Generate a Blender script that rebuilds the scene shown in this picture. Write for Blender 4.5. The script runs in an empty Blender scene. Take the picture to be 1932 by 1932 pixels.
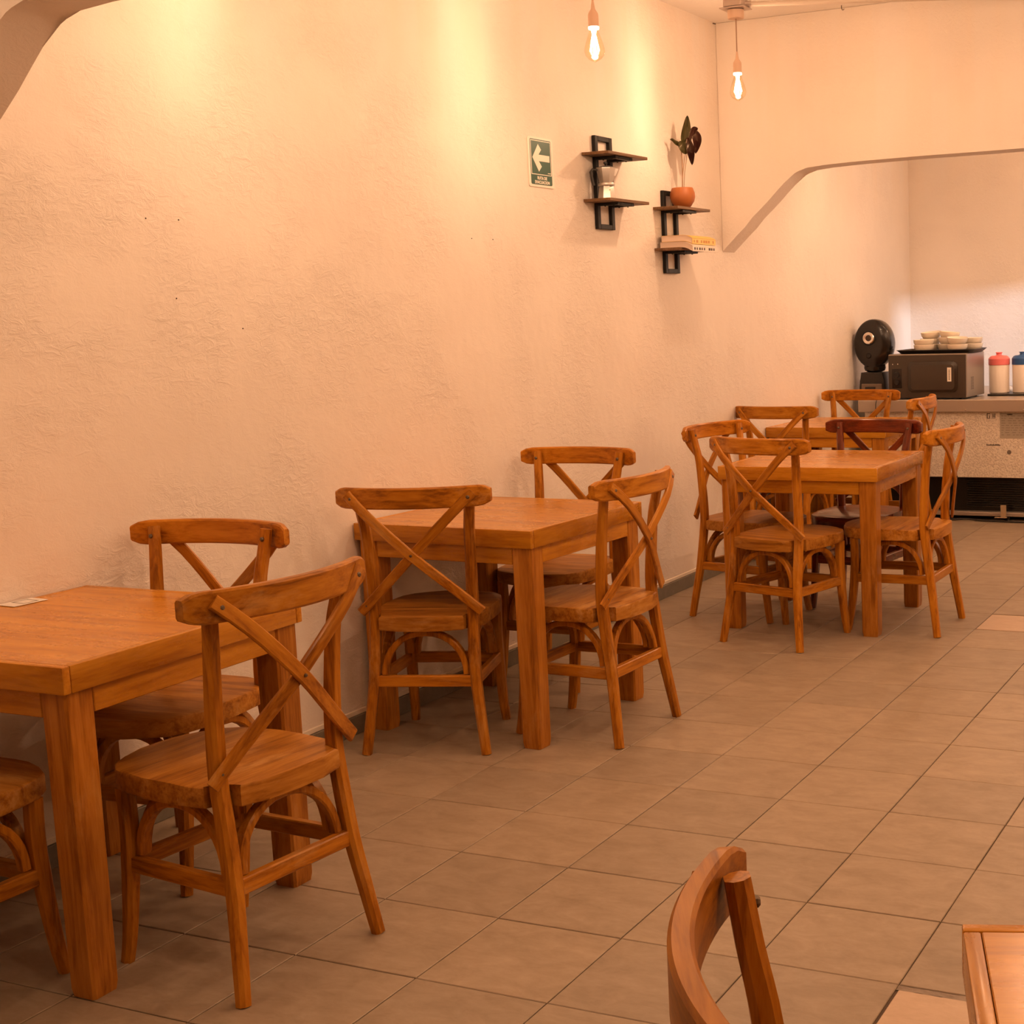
import bpy, bmesh, math, random
from mathutils import Vector, Matrix
random.seed(7)
sc = bpy.context.scene
C = sc.collection
PI = math.pi

# ---------------------------------------------------------------- camera, world, exposure
T = 0.335                                   # floor tile pitch, metres
def add_camera():
    pitch, yaw, roll = .13470, .42290, -.0335
    cy, sy, cp, sp = math.cos(yaw), math.sin(yaw), math.cos(pitch), math.sin(pitch)
    fwd = Vector((-sy*cp, cy*cp, -sp)); right = Vector((cy, sy, 0)); up = right.cross(fwd)
    cr, sr = math.cos(roll), math.sin(roll)
    r2 = right*cr + up*sr; u2 = -right*sr + up*cr
    m = Matrix(((r2.x, u2.x, -fwd.x, 3.2081), (r2.y, u2.y, -fwd.y, -3.7907), (r2.z, u2.z, -fwd.z, 1.4368), (0, 0, 0, 1)))
    cd = bpy.data.cameras.new('camera'); co = bpy.data.objects.new('camera', cd); C.objects.link(co)
    co.matrix_world = m
    cd.sensor_fit = 'HORIZONTAL'; cd.sensor_width = 36; cd.lens = 2709/1932*36
    cd.shift_x = -(1356-966)/1932; cd.shift_y = (953-966)/1932
    cd.clip_start = .02
    sc.camera = co
add_camera()
w = bpy.data.worlds.new('world'); sc.world = w; w.use_nodes = True
w.node_tree.nodes['Background'].inputs[0].default_value = (.8, .65, .5, 1)
w.node_tree.nodes['Background'].inputs[1].default_value = .05
sc.view_settings.view_transform = 'Standard'
sc.view_settings.look = 'None'
sc.view_settings.gamma = 1
sc.view_settings.use_curve_mapping = False
sc.view_settings.exposure = 0.42
sc.cycles.use_denoising = True
sc.cycles.max_bounces = 10
sc.cycles.diffuse_bounces = 5
sc.cycles.transparent_max_bounces = 12
sc.cycles.sample_clamp_indirect = 6
sc.cycles.caustics_reflective = False
sc.cycles.caustics_refractive = False
WARM = (1.0, .615, .42)
BULB_W = 19.5          # lamps of the row along the wall
BACK_W = 32.0          # unseen lamps added to brighten the room beyond the arch
AISLE_FILL_W = 27.0         # stronger unseen lamps over the aisle, added as fill light
KITCHEN_W = 105.0
# daylight-white lamp of the kitchen behind the added pass-through opening (out of frame, right of the counter)
kl = bpy.data.lights.new('kitchen_light', 'AREA'); kl.shape = 'RECTANGLE'; kl.size = .22; kl.size_y = .12
kl.energy = KITCHEN_W; kl.color = (.62, .80, 1.0)
ko = bpy.data.objects.new('kitchen_light', kl); C.objects.link(ko)
ko.location = (4.3, 5.0, 1.9); ko.rotation_euler = (Vector((.5, 7.0, 1.2)) - Vector((4.3, 5.0, 1.9))).to_track_quat('-Z', 'Y').to_euler()

# ---------------------------------------------------------------- materials
def nt(name):
    m = bpy.data.materials.new(name); m.use_nodes = True
    t = m.node_tree; b = t.nodes['Principled BSDF']
    return m, t, b
def N(t, kind, **k):
    n = t.nodes.new(kind)
    for a, v in k.items(): setattr(n, a, v)
    return n
def simple(name, col, rough=.5, metal=0, spec=.5, **k):
    m, t, b = nt(name)
    b.inputs['Base Color'].default_value = (*col, 1); b.inputs['Roughness'].default_value = rough
    b.inputs['Metallic'].default_value = metal; b.inputs['Specular IOR Level'].default_value = spec
    for a, v in k.items(): b.inputs[a].default_value = v
    return m
def mathn(t, op, a, b=None, clamp=False):
    n = N(t, 'ShaderNodeMath', operation=op, use_clamp=clamp)
    for i, v in enumerate((a, b)):
        if v is None: continue
        if isinstance(v, (int, float)): n.inputs[i].default_value = v
        else: t.links.new(v, n.inputs[i])
    return n.outputs[0]
def ramp(t, fac, stops):
    r = N(t, 'ShaderNodeValToRGB'); t.links.new(fac, r.inputs[0])
    e = r.color_ramp.elements
    while len(e) < len(stops): e.new(.5)
    for i, (p, c) in enumerate(stops):
        e[i].position = p; e[i].color = (*c, 1) if len(c) == 3 else c
    return r.outputs[0]
def mixc(t, fac, a, b, mode='MIX'):
    n = N(t, 'ShaderNodeMix', data_type='RGBA', blend_type=mode)
    for sock, v in ((n.inputs[0], fac), (n.inputs[6], a), (n.inputs[7], b)):
        if isinstance(v, (int, float)): sock.default_value = v
        elif isinstance(v, tuple): sock.default_value = (*v, 1)
        else: t.links.new(v, sock)
    return n.outputs[2]
def coords(t, scale, rnd=True, kind='Object'):
    tc = N(t, 'ShaderNodeTexCoord'); mp = N(t, 'ShaderNodeMapping')
    t.links.new(tc.outputs[kind], mp.inputs[0]); mp.inputs['Scale'].default_value = scale
    if rnd:
        oi = N(t, 'ShaderNodeObjectInfo'); v = N(t, 'ShaderNodeCombineXYZ')
        q = mathn(t, 'MULTIPLY', oi.outputs['Random'], 37.0)
        for i in range(3): t.links.new(q, v.inputs[i])
        t.links.new(v.outputs[0], mp.inputs['Location'])
        return mp.outputs[0], oi.outputs['Random']
    return mp.outputs[0], None
def noise(t, vec, scale, detail=4, rough=.55, dist=0):
    n = N(t, 'ShaderNodeTexNoise'); t.links.new(vec, n.inputs['Vector'])
    n.inputs['Scale'].default_value = scale; n.inputs['Detail'].default_value = detail
    n.inputs['Roughness'].default_value = rough; n.inputs['Distortion'].default_value = dist
    return n.outputs[0]
def bump(t, b, h, strength, dist):
    n = N(t, 'ShaderNodeBump'); n.inputs['Strength'].default_value = strength; n.inputs['Distance'].default_value = dist
    t.links.new(h, n.inputs['Height']); t.links.new(n.outputs[0], b.inputs['Normal'])

def wood(name, axis, dark, mid, light, rough=.38, coat=.12, wear=.5, wearcol=(.60, .34, .11)):
    m, t, b = nt(name)
    sc_ = [1.0, 1.0, 1.0]; sc_[axis] = .09
    v, rnd = coords(t, tuple(sc_))
    g1 = noise(t, v, 26, 5, .62, .6)
    g2 = noise(t, v, 120, 3, .6, .2)
    fac = mathn(t, 'ADD', mathn(t, 'MULTIPLY', g1, .68), mathn(t, 'MULTIPLY', g2, .32))
    col = ramp(t, fac, [(.38, dark), (.5, mid), (.64, light)])
    # piece to piece tone
    tone = ramp(t, rnd, [(0, (.80, .78, .76)), (1, (1.08, 1.06, 1.05))])
    col = mixc(t, 1.0, col, tone, 'MULTIPLY')
    # pale scuffs running with the grain where the varnish is rubbed away
    s2 = [1.0, 1.0, 1.0]; s2[axis] = .3
    v2, _ = coords(t, tuple(s2))
    sc1 = noise(t, v2, 14, 6, .72, .3); sc2 = noise(t, v2, 5, 2, .5)
    wf = ramp(t, mathn(t, 'MULTIPLY', sc1, mathn(t, 'ADD', sc2, .45)), [(.53, (0, 0, 0)), (.72, (1, 1, 1))])
    wf = mathn(t, 'MULTIPLY', wf, wear)
    col = mixc(t, wf, col, wearcol)
    t.links.new(col, b.inputs['Base Color'])
    rr = mathn(t, 'ADD', mathn(t, 'MULTIPLY', sc1, .25), rough - .1)
    t.links.new(rr, b.inputs['Roughness'])
    b.inputs['Coat Weight'].default_value = coat; b.inputs['Coat Roughness'].default_value = .2
    b.inputs['Specular IOR Level'].default_value = .3; b.inputs['Specular Tint'].default_value = (1, .72, .42, 1)
    b.inputs['Coat Tint'].default_value = (1, .80, .55, 1)
    bump(t, b, fac, .3, .002)
    return m
HONEY = ((.22, .070, .004), (.44, .165, .010), (.57, .245, .022))
TOPC = ((.40, .158, .010), (.53, .240, .017), (.62, .305, .032))
MAHOG = ((.055, .009, .003), (.13, .021, .006), (.22, .045, .014))
WOOD = [wood('honey_wood_%s' % 'xyz'[i], i, *HONEY) for i in range(3)]
WOODW = [wood('worn_honey_wood_%s' % 'xyz'[i], i, (.24, .085, .009), (.41, .168, .020), (.53, .25, .042), rough=.44, coat=.08, wear=.75) for i in range(3)]
TOPW = [wood('table_wood_%s' % 'xyz'[i], i, *TOPC, rough=.26, coat=.35, wear=.15) for i in range(3)]
DARKW = [wood('mahogany_wood_%s' % 'xyz'[i], i, *MAHOG, rough=.28, coat=.6, wear=.05, wearcol=(.35, .14, .08)) for i in range(3)]

def plaster(name, base, streak=True, bumpk=1.0):
    m, t, b = nt(name)
    v, _ = coords(t, (1, 1, 1), rnd=False)
    n1 = noise(t, v, 1.3, 4, .5); n2 = noise(t, v, 7, 5, .6, .4)
    tint = ramp(t, n1, [(.35, tuple(c*.93 for c in base)), (.65, base)])
    col = mixc(t, mathn(t, 'MULTIPLY', n2, .25), tint, tuple(c*.86 for c in base))
    if streak:      # faint darker, yellower vertical streaks, stronger towards the ceiling
        vs, _ = coords(t, (2.2, 2.2, .12), rnd=False)
        n3 = noise(t, vs, 2.6, 3, .5)
        st = ramp(t, n3, [(.44, (.0, .0, .0)), (.56, (1, 1, 1))])
        tc = N(t, 'ShaderNodeTexCoord'); sx = N(t, 'ShaderNodeSeparateXYZ'); t.links.new(tc.outputs['Object'], sx.inputs[0])
        hz = mathn(t, 'MULTIPLY', mathn(t, 'SUBTRACT', sx.outputs[2], 1.95), 1.6, True)
        col = mixc(t, mathn(t, 'MULTIPLY', mathn(t, 'MULTIPLY', st, hz), .25), col, (base[0]*.97, base[1]*.88, base[2]*.76))
    t.links.new(col, b.inputs['Base Color'])
    b.inputs['Roughness'].default_value = .62; b.inputs['Specular IOR Level'].default_value = .25
    va, _ = coords(t, (1, .55, 1), rnd=False)
    h1 = noise(t, v, 3.5, 3, .5); h2 = noise(t, va, 38, 6, .68, .9); h3 = noise(t, v, 160, 3, .6)
    patch = ramp(t, noise(t, v, 2.4, 3, .6), [(.42, (.12, .12, .12)), (.62, (1, 1, 1))])
    h = mathn(t, 'ADD', mathn(t, 'MULTIPLY', h1, 1.5), mathn(t, 'MULTIPLY', mathn(t, 'MULTIPLY', mathn(t, 'POWER', h2, 2.0), patch), 1.25))
    h = mathn(t, 'ADD', h, mathn(t, 'MULTIPLY', h3, .06))
    bump(t, b, h, .55*bumpk, .012)
    return m
WALLM = plaster('cream_plaster', (.84, .76, .68))
BEAMM = plaster('cream_plaster_arch', (.84, .76, .68), bumpk=.6)
CEILM = plaster('ceiling_paint', (.84, .77, .70), streak=False, bumpk=.4)

def tile_mat(name, a, b_, c):
    m, t, b = nt(name)
    v, rnd = coords(t, (.75, 1.35, 1))
    n1 = noise(t, v, 11, 7, .70, .5); n2 = noise(t, v, 52, 4, .65)
    f = mathn(t, 'ADD', mathn(t, 'MULTIPLY', n1, .72), mathn(t, 'MULTIPLY', n2, .28))
    col = ramp(t, f, [(.34, a), (.5, b_), (.68, c)])
    tone = ramp(t, rnd, [(0, (.90, .90, .91)), (1, (1.06, 1.05, 1.04))])
    t.links.new(mixc(t, 1.0, col, tone, 'MULTIPLY'), b.inputs['Base Color'])
    t.links.new(mathn(t, 'ADD', mathn(t, 'MULTIPLY', n2, .2), .36), b.inputs['Roughness'])
    b.inputs['Specular IOR Level'].default_value = .35
    bump(t, b, f, .12, .002)
    return m
TILEM = tile_mat('brown_floor_tile', (.275, .212, .145), (.335, .263, .186), (.395, .316, .232))
PALEM = tile_mat('pale_floor_tile', (.46, .34, .235), (.52, .39, .28), (.58, .45, .33))
GROUT = simple('dark_grout', (.085, .055, .035), .9)
SKIRT = tile_mat('grey_skirting', (.17, .15, .115), (.20, .175, .135), (.24, .21, .165))
GLUE = simple('plaster_edge', (.78, .70, .58), .8)
BLACK = simple('black_metal', (.010, .009, .008), .5, 0, .25)
BLACKP = simple('black_plastic', (.016, .013, .011), .38)
GLOSSB = simple('gloss_black_plastic', (.010, .008, .007), .18)
MWFRONT = simple('dark_enamel', (.050, .036, .026), .33)
CHROME = simple('polished_steel', (.80, .76, .70), .18, 1)
ALU = simple('cast_aluminium', (.56, .53, .49), .40, 1)
BOLTM = simple('dull_bolt_metal', (.16, .12, .085), .45, .8)
TERRA = simple('terracotta', (.36, .108, .022), .55)
CERAM = simple('cream_ceramic', (.82, .74, .62), .16)
SHELFW = wood('dark_shelf_wood', 1, (.10, .055, .028), (.16, .09, .048), (.23, .14, .08), rough=.5, coat=0, wear=.2)
PENDC = simple('pale_silicone', (.72, .50, .36), .5)
SILVERGREY = simple('grey_enamel', (.36, .305, .25), .35, .55)
WHITE = simple('white_paper', (.80, .76, .70), .7)
GREYPR = simple('grey_print', (.22, .19, .16), .7)

def glass(name, tint=(1, .95, .85), g=.12):
    m = bpy.data.materials.new(name); m.use_nodes = True; t = m.node_tree
    t.nodes.clear()
    o = N(t, 'ShaderNodeOutputMaterial'); mx = N(t, 'ShaderNodeMixShader'); tr = N(t, 'ShaderNodeBsdfTransparent'); gl = N(t, 'ShaderNodeBsdfGlossy')
    tr.inputs[0].default_value = (*tint, 1); gl.inputs['Roughness'].default_value = .03
    fr = N(t, 'ShaderNodeLayerWeight'); fr.inputs[0].default_value = .25
    t.links.new(mathn(t, 'ADD', mathn(t, 'MULTIPLY', fr.outputs['Facing'], .45), g*.3), mx.inputs[0])
    t.links.new(tr.outputs[0], mx.inputs[1]); t.links.new(gl.outputs[0], mx.inputs[2]); t.links.new(mx.outputs[0], o.inputs[0])
    return m
GLASS = glass('amber_bulb_glass', (1, .965, .84))
CLEARP = glass('clear_plastic')
def emit(name, col, s):
    m, t, b = nt(name)
    b.inputs['Emission Color'].default_value = (*col, 1); b.inputs['Emission Strength'].default_value = s
    b.inputs['Base Color'].default_value = (*col, 1)
    return m
FILAM = emit('glowing_filament', (1.0, .80, .46), 40)
STEM = emit('lit_glass_stem', (1.0, .82, .52), 9)

def steel_sheet():
    m, t, b = nt('mottled_galvanised_steel')
    v, _ = coords(t, (1, 1, 1), rnd=False)
    vo = N(t, 'ShaderNodeTexVoronoi'); t.links.new(v, vo.inputs['Vector']); vo.inputs['Scale'].default_value = 95
    n = noise(t, v, 30, 4, .6)
    f = mathn(t, 'ADD', mathn(t, 'MULTIPLY', vo.outputs['Distance'], .8), mathn(t, 'MULTIPLY', n, .4))
    t.links.new(ramp(t, f, [(.2, (.62, .54, .45)), (.75, (.90, .82, .71))]), b.inputs['Base Color'])
    b.inputs['Metallic'].default_value = .3
    t.links.new(mathn(t, 'ADD', mathn(t, 'MULTIPLY', n, .3), .22), b.inputs['Roughness'])
    bump(t, b, f, .45, .004)
    return m
STEELP = steel_sheet()
STEEL = simple('brushed_steel', (.50, .43, .36), .38, .7)

# ---------------------------------------------------------------- mesh helpers
def finish(name, bm, mat, parent=None, angle=32, smooth=True):
    bmesh.ops.recalc_face_normals(bm, faces=bm.faces[:])
    me = bpy.data.meshes.new(name); bm.to_mesh(me); bm.free()
    if smooth:
        for p in me.polygons: p.use_smooth = True
        me.set_sharp_from_angle(angle=math.radians(angle))
    mats = mat if isinstance(mat, (list, tuple)) else [mat]
    for mm in mats: me.materials.append(mm)
    o = bpy.data.objects.new(name, me); C.objects.link(o)
    if parent is not None: o.parent = parent
    return o
def box(bm, x0, x1, y0, y1, z0, z1, bev=0, seg=1, mi=0):
    r = bmesh.ops.create_cube(bm, size=1)
    vs = r['verts']
    for v in vs:
        v.co = Vector(((x0+x1)/2 + v.co.x*(x1-x0), (y0+y1)/2 + v.co.y*(y1-y0), (z0+z1)/2 + v.co.z*(z1-z0)))
    fs = set(f for v in vs for f in v.link_faces)
    for f in fs: f.material_index = mi
    if bev:
        es = list(set(e for v in vs for e in v.link_edges))
        bmesh.ops.bevel(bm, geom=es, offset=bev, segments=seg, affect='EDGES', profile=.5, material=mi)
    return bm
def section(wd, dp, ch):
    a, b = wd/2, dp/2; c = min(ch, a*.98, b*.98)
    return [(-a+c, -b), (a-c, -b), (a, -b+c), (a, b-c), (a-c, b), (-a+c, b), (-a, b-c), (-a, -b+c)]
def sweep(bm, path, sizes, ref, ch=.006, cap=True, mi=0):
    """rectangular bar with chamfered corners along path; sizes = (w along ref, d across) or one per point"""
    path = [Vector(p) for p in path]; ref = Vector(ref); rings = []
    n = len(path)
    for i, p in enumerate(path):
        tng = (path[min(i+1, n-1)] - path[max(i-1, 0)]).normalized()
        rf = ref[i] if isinstance(ref, list) else ref
        a = (rf - tng*rf.dot(tng)).normalized(); b = tng.cross(a)
        s = sizes[i] if isinstance(sizes, list) else sizes
        rings.append([bm.verts.new(p + a*u + b*v) for u, v in section(s[0], s[1], ch)])
    for r0, r1 in zip(rings, rings[1:]):
        k = len(r0)
        for j in range(k):
            f = bm.faces.new((r0[j], r0[(j+1) % k], r1[(j+1) % k], r1[j])); f.material_index = mi
    if cap:
        for r in (rings[0], rings[-1]):
            f = bm.faces.new(r); f.material_index = mi
    return bm
def tube(bm, path, rad, seg=8, mi=0):
    path = [Vector(p) for p in path]; n = len(path); rings = []; prev = None
    for i, p in enumerate(path):
        tng = (path[min(i+1, n-1)] - path[max(i-1, 0)]).normalized()
        a = prev - tng*prev.dot(tng) if prev else tng.orthogonal()
        a.normalize(); prev = a; b = tng.cross(a)
        r = rad[i] if isinstance(rad, list) else rad
        rings.append([bm.verts.new(p + (a*math.cos(2*PI*j/seg) + b*math.sin(2*PI*j/seg))*r) for j in range(seg)])
    for r0, r1 in zip(rings, rings[1:]):
        for j in range(seg):
            f = bm.faces.new((r0[j], r0[(j+1) % seg], r1[(j+1) % seg], r1[j])); f.material_index = mi
    for r in (rings[0], rings[-1]): bm.faces.new(r).material_index = mi
    return bm
def lathe(bm, prof, seg=24, c=(0, 0, 0), mi=0, axis='z', sx=1, sy=1):
    rings = []; c = Vector(c)
    for r, h in prof:
        if r < 1e-6:
            q = Vector((0, 0, h)); q = Vector((q.x, -q.z, q.y)) if axis == 'y' else q
            rings.append([bm.verts.new(c + q)])
        else:
            ring = []
            for j in range(seg):
                q = Vector((r*sx*math.cos(2*PI*j/seg), r*sy*math.sin(2*PI*j/seg), h))
                if axis == 'y': q = Vector((q.x, -q.z, q.y))      # h runs towards -y
                ring.append(bm.verts.new(c + q))
            rings.append(ring)
    for r0, r1 in zip(rings, rings[1:]):
        if len(r0) == 1 and len(r1) == 1: continue
        for j in range(seg):
            k = (j+1) % seg
            if len(r0) == 1: f = bm.faces.new((r0[0], r1[j], r1[k]))
            elif len(r1) == 1: f = bm.faces.new((r0[j], r1[0], r0[k]))
            else: f = bm.faces.new((r0[j], r0[k], r1[k], r1[j]))
            f.material_index = mi
    return bm
def prism(bm, pts, z0, z1, bev=0, mi=0, flip=None, seg=1):
    """outline in the plane extruded; flip maps (u, v, h) to 3-D"""
    fl = flip or (lambda u, v, h: (u, v, h))
    lo = [bm.verts.new(fl(u, v, z0)) for u, v in pts]; hi = [bm.verts.new(fl(u, v, z1)) for u, v in pts]
    k = len(pts); fs = [bm.faces.new(lo), bm.faces.new(hi)]
    for j in range(k): fs.append(bm.faces.new((lo[j], lo[(j+1) % k], hi[(j+1) % k], hi[j])))
    for f in fs: f.material_index = mi
    if bev:
        es = list(set(list(fs[0].edges) + list(fs[1].edges)))
        bmesh.ops.bevel(bm, geom=es, offset=bev, segments=seg, affect='EDGES', profile=.5)
    return bm
def NB(): return bmesh.new()
def tag(o, label, cat, group=None):
    o['label'] = label; o['category'] = cat
    if group: o['group'] = group
    return o
def thing(name, label, cat, loc=(0, 0, 0), rz=0, group=None):
    o = bpy.data.objects.new(name, None); C.objects.link(o); o.location = loc; o.rotation_euler = (0, 0, rz)
    o.empty_display_size = .05
    return tag(o, label, cat, group)
def dup(root, loc, rz, label, group=None):
    r = root.copy(); C.objects.link(r); r.location = loc; r.rotation_euler = (0, 0, rz); r['label'] = label
    if group: r['group'] = group
    for ch in list(root.children):
        c = ch.copy(); C.objects.link(c); c.parent = r
        for g in ch.children:
            d = g.copy(); C.objects.link(d); d.parent = c
    return r
def struct(o): o['kind'] = 'structure'; return o

# ---------------------------------------------------------------- room shell
XR, YF, YB, H = 4.80, -6.2, 7.08, 2.96
bm = NB(); box(bm, -.15, 0, YF-.15, YB+.15, -.1, H+.1); wall_left = struct(finish('wall_left', bm, WALLM))
bm = NB(); box(bm, XR, XR+.15, YF-.15, YB+.15, -.1, H+.1); struct(finish('wall_right', bm, WALLM))
bm = NB(); box(bm, 0, XR, YB, YB+.15, -.1, H+.1); struct(finish('wall_back', bm, WALLM))
bm = NB(); box(bm, 0, XR, YF-.15, YF, -.1, H+.1); struct(finish('wall_front', bm, WALLM))
bm = NB(); box(bm, 0, XR, YF, YB, H, H+.1); struct(finish('ceiling', bm, CEILM))
# floor: mortar bed plus single tiles
bm = NB(); box(bm, 0, XR, YF, YB, -.1, -.0035); floor = struct(finish('floor', bm, GROUT))

bpy.context.view_layer.update()
VIEW = sc.camera.matrix_world.inverted()
def inframe(p):
    q = VIEW @ Vector(p)                        # square frame of 1932 px, lens axis at (1356, 953)
    if q.z > -.05: return False
    px, py = 1356 + 2709*q.x/-q.z, 953 - 2709*q.y/-q.z
    return 0 < px < 1932 and 0 < py < 1932
def tile_bm(w_=T-.003):
    b = NB(); h = w_/2; e = .0018
    lo = [b.verts.new((sx*h, sy*h, -.009)) for sx, sy in ((-1, -1), (1, -1), (1, 1), (-1, 1))]
    mi_ = [b.verts.new((sx*h, sy*h, -e*.8)) for sx, sy in ((-1, -1), (1, -1), (1, 1), (-1, 1))]
    hi = [b.verts.new((sx*(h-e), sy*(h-e), 0)) for sx, sy in ((-1, -1), (1, -1), (1, 1), (-1, 1))]
    for r0, r1 in ((lo, mi_), (mi_, hi)):
        for j in range(4): b.faces.new((r0[j], r0[(j+1) % 4], r1[(j+1) % 4], r1[j]))
    b.faces.new(hi)
    return b
tile0 = finish('tile', tile_bm(), TILEM, floor, smooth=False); tile_me = tile0.data
pale0 = finish('tile', tile_bm(), PALEM, floor, smooth=False); pale_me = pale0.data
GX = 1.6683 - 5*T           # grid origin: first joint at the left wall
used = used_p = False
rest = NB(); count = 0
for j in range(-19, 22):
    for i in range(0, 15):
        cx, cy = GX + (i+.5)*T, (j+.5)*T
        if cx + T/2 > XR + .02 or cy + T/2 > YB+.02 or cy - T/2 < YF-.1: continue
        cors = [(cx+sx*T/2, cy+sy*T/2, 0) for sx in (-1, 1) for sy in (-1, 1)] + [(cx, cy, 0)]
        vis = any(inframe(c) for c in cors) and cy < 5.7
        if vis and count < 298:
            pale = (i-5, j) in ((0, 7), (2, -4))
            if pale:
                o = pale0 if not used_p else pale0.copy()
                if used_p: C.objects.link(o)
                used_p = True
                o['label'] = 'paler replacement floor tile'
            else:
                o = tile0 if not used else tile0.copy()
                if used: C.objects.link(o)
                used = True
            o.parent = floor
            dz = random.uniform(-.0006, 0)
            o.location = (cx + random.uniform(-.0005, .0005), cy + random.uniform(-.0005, .0005), dz)
            if (i-5, j) == (2, -4): o.scale.y = .93; o.scale.x = .985; o.location.y -= .011; o.location.x += .002
            o.rotation_euler = (random.uniform(-.0009, .0009), random.uniform(-.0009, .0009), random.uniform(-.0012, .0012))
            count += 1
        else:
            t_ = tile_bm(); bmesh.ops.translate(t_, verts=t_.verts[:], vec=(cx, cy, 0))
            me_ = bpy.data.meshes.new('t'); t_.to_mesh(me_); t_.free(); rest.from_mesh(me_); bpy.data.meshes.remove(me_)
o = finish('tile_field', rest, TILEM, floor, smooth=False); o['kind'] = 'stuff'

# crumbling mortar in the wide joint behind the near replacement tile
bm = NB(); rr = random.Random(11); x0 = 1.6683 + 2*T; yj = -3*T
top = [(x0 + T*k/24, yj - .0015, -.001 - rr.uniform(0, .0012)) for k in range(25)]
mid_ = [(x0 + T*k/24, yj - .012 + rr.uniform(-.003, .003), -.0022 + rr.uniform(-.0014, .0012)) for k in range(25)]
low = [(x0 + T*k/24, yj - .024 + rr.uniform(-.004, .002), -.0006 - rr.uniform(0, .001)) for k in range(25)]
vv_ = [[bm.verts.new(p) for p in r] for r in (top, mid_, low)]
for a, b in zip(vv_, vv_[1:]):
    for k in range(24): bm.faces.new((a[k], a[k+1], b[k+1], b[k]))
finish('mortar_patch', bm, tile_mat('crumbling_mortar', (.14, .10, .07), (.24, .18, .13), (.36, .28, .21)), floor, smooth=False)

# grey tile skirting along the left wall, plaster lip above it
bm = NB(); box(bm, 0, .011, -2.7, 7.0, 0, .066, .002); sk = struct(finish('baseboard_left', bm, SKIRT))
bm = NB(); box(bm, -.001, .006, -2.7, 7.0, .066, .086, .003); finish('plaster_lip', bm, GLUE, sk)

# arched cross walls: flat lintel with slanted haunches
def arch(name, y0, y1, seed, mat):
    rnd = random.Random(seed); J = lambda: rnd.uniform(-.004, .004)
    pts = [(0, H), (0, 1.752)]
    for k in range(1, 9): pts.append((.418*k/9 + J()*.6, 1.752 + .392*k/9 + J()*.6))
    # soft knee then nearly level soffit
    pts += [(.430, 2.150), (.452, 2.160), (.50, 2.168), (.60, 2.176), (.75, 2.181), (.95, 2.183), (1.15, 2.184+J()*.5), (1.4, 2.182+J()*.5), (1.7, 2.184)]
    pts += [(XR-u, z) for u, z in pts[::-1][1:-1]] + [(XR, H)]
    bm = NB()
    prism(bm, pts, y0, y1, .006, flip=lambda u, v, h: (u, h, v), seg=2)
    return struct(finish(name, bm, mat, angle=25))
arch('wall_far_arch', 3.50, 3.67, 3, BEAMM)
arch('wall_near_arch', -1.40, -1.25, 5, BEAMM)
# unseen partition added right of the counter; its opening bounds the cool kitchen light
bm = NB()
box(bm, 2.6, 2.72, 3.67, 5.62, 0, H); box(bm, 2.6, 2.72, 5.62, YB, 1.726, H); box(bm, 2.6, 2.72, 5.62, YB, 0, .85); box(bm, 2.72, XR, 3.67, 3.80, 0, H)
struct(finish('wall_light_mask', bm, WALLM))

# small drilled holes left in the plaster
for (y, z) in ((-.613, 1.754), (-.486, 1.755), (-.52, 1.525), (-.252, 1.43), (1.058, 1.749), (1.21, 1.75)):
    bm = NB(); lathe(bm, [(0, 0), (.0024, 0), (.0024, .002), (0, .002)], 8)
    o = finish('screw_hole', bm, simple('hole_dark', (.05, .03, .02), .9) if 'hole_dark' not in bpy.data.materials else bpy.data.materials['hole_dark'], wall_left)
    o.rotation_euler = (0, PI/2, 0); o.location = (-.001, y, z)

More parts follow.
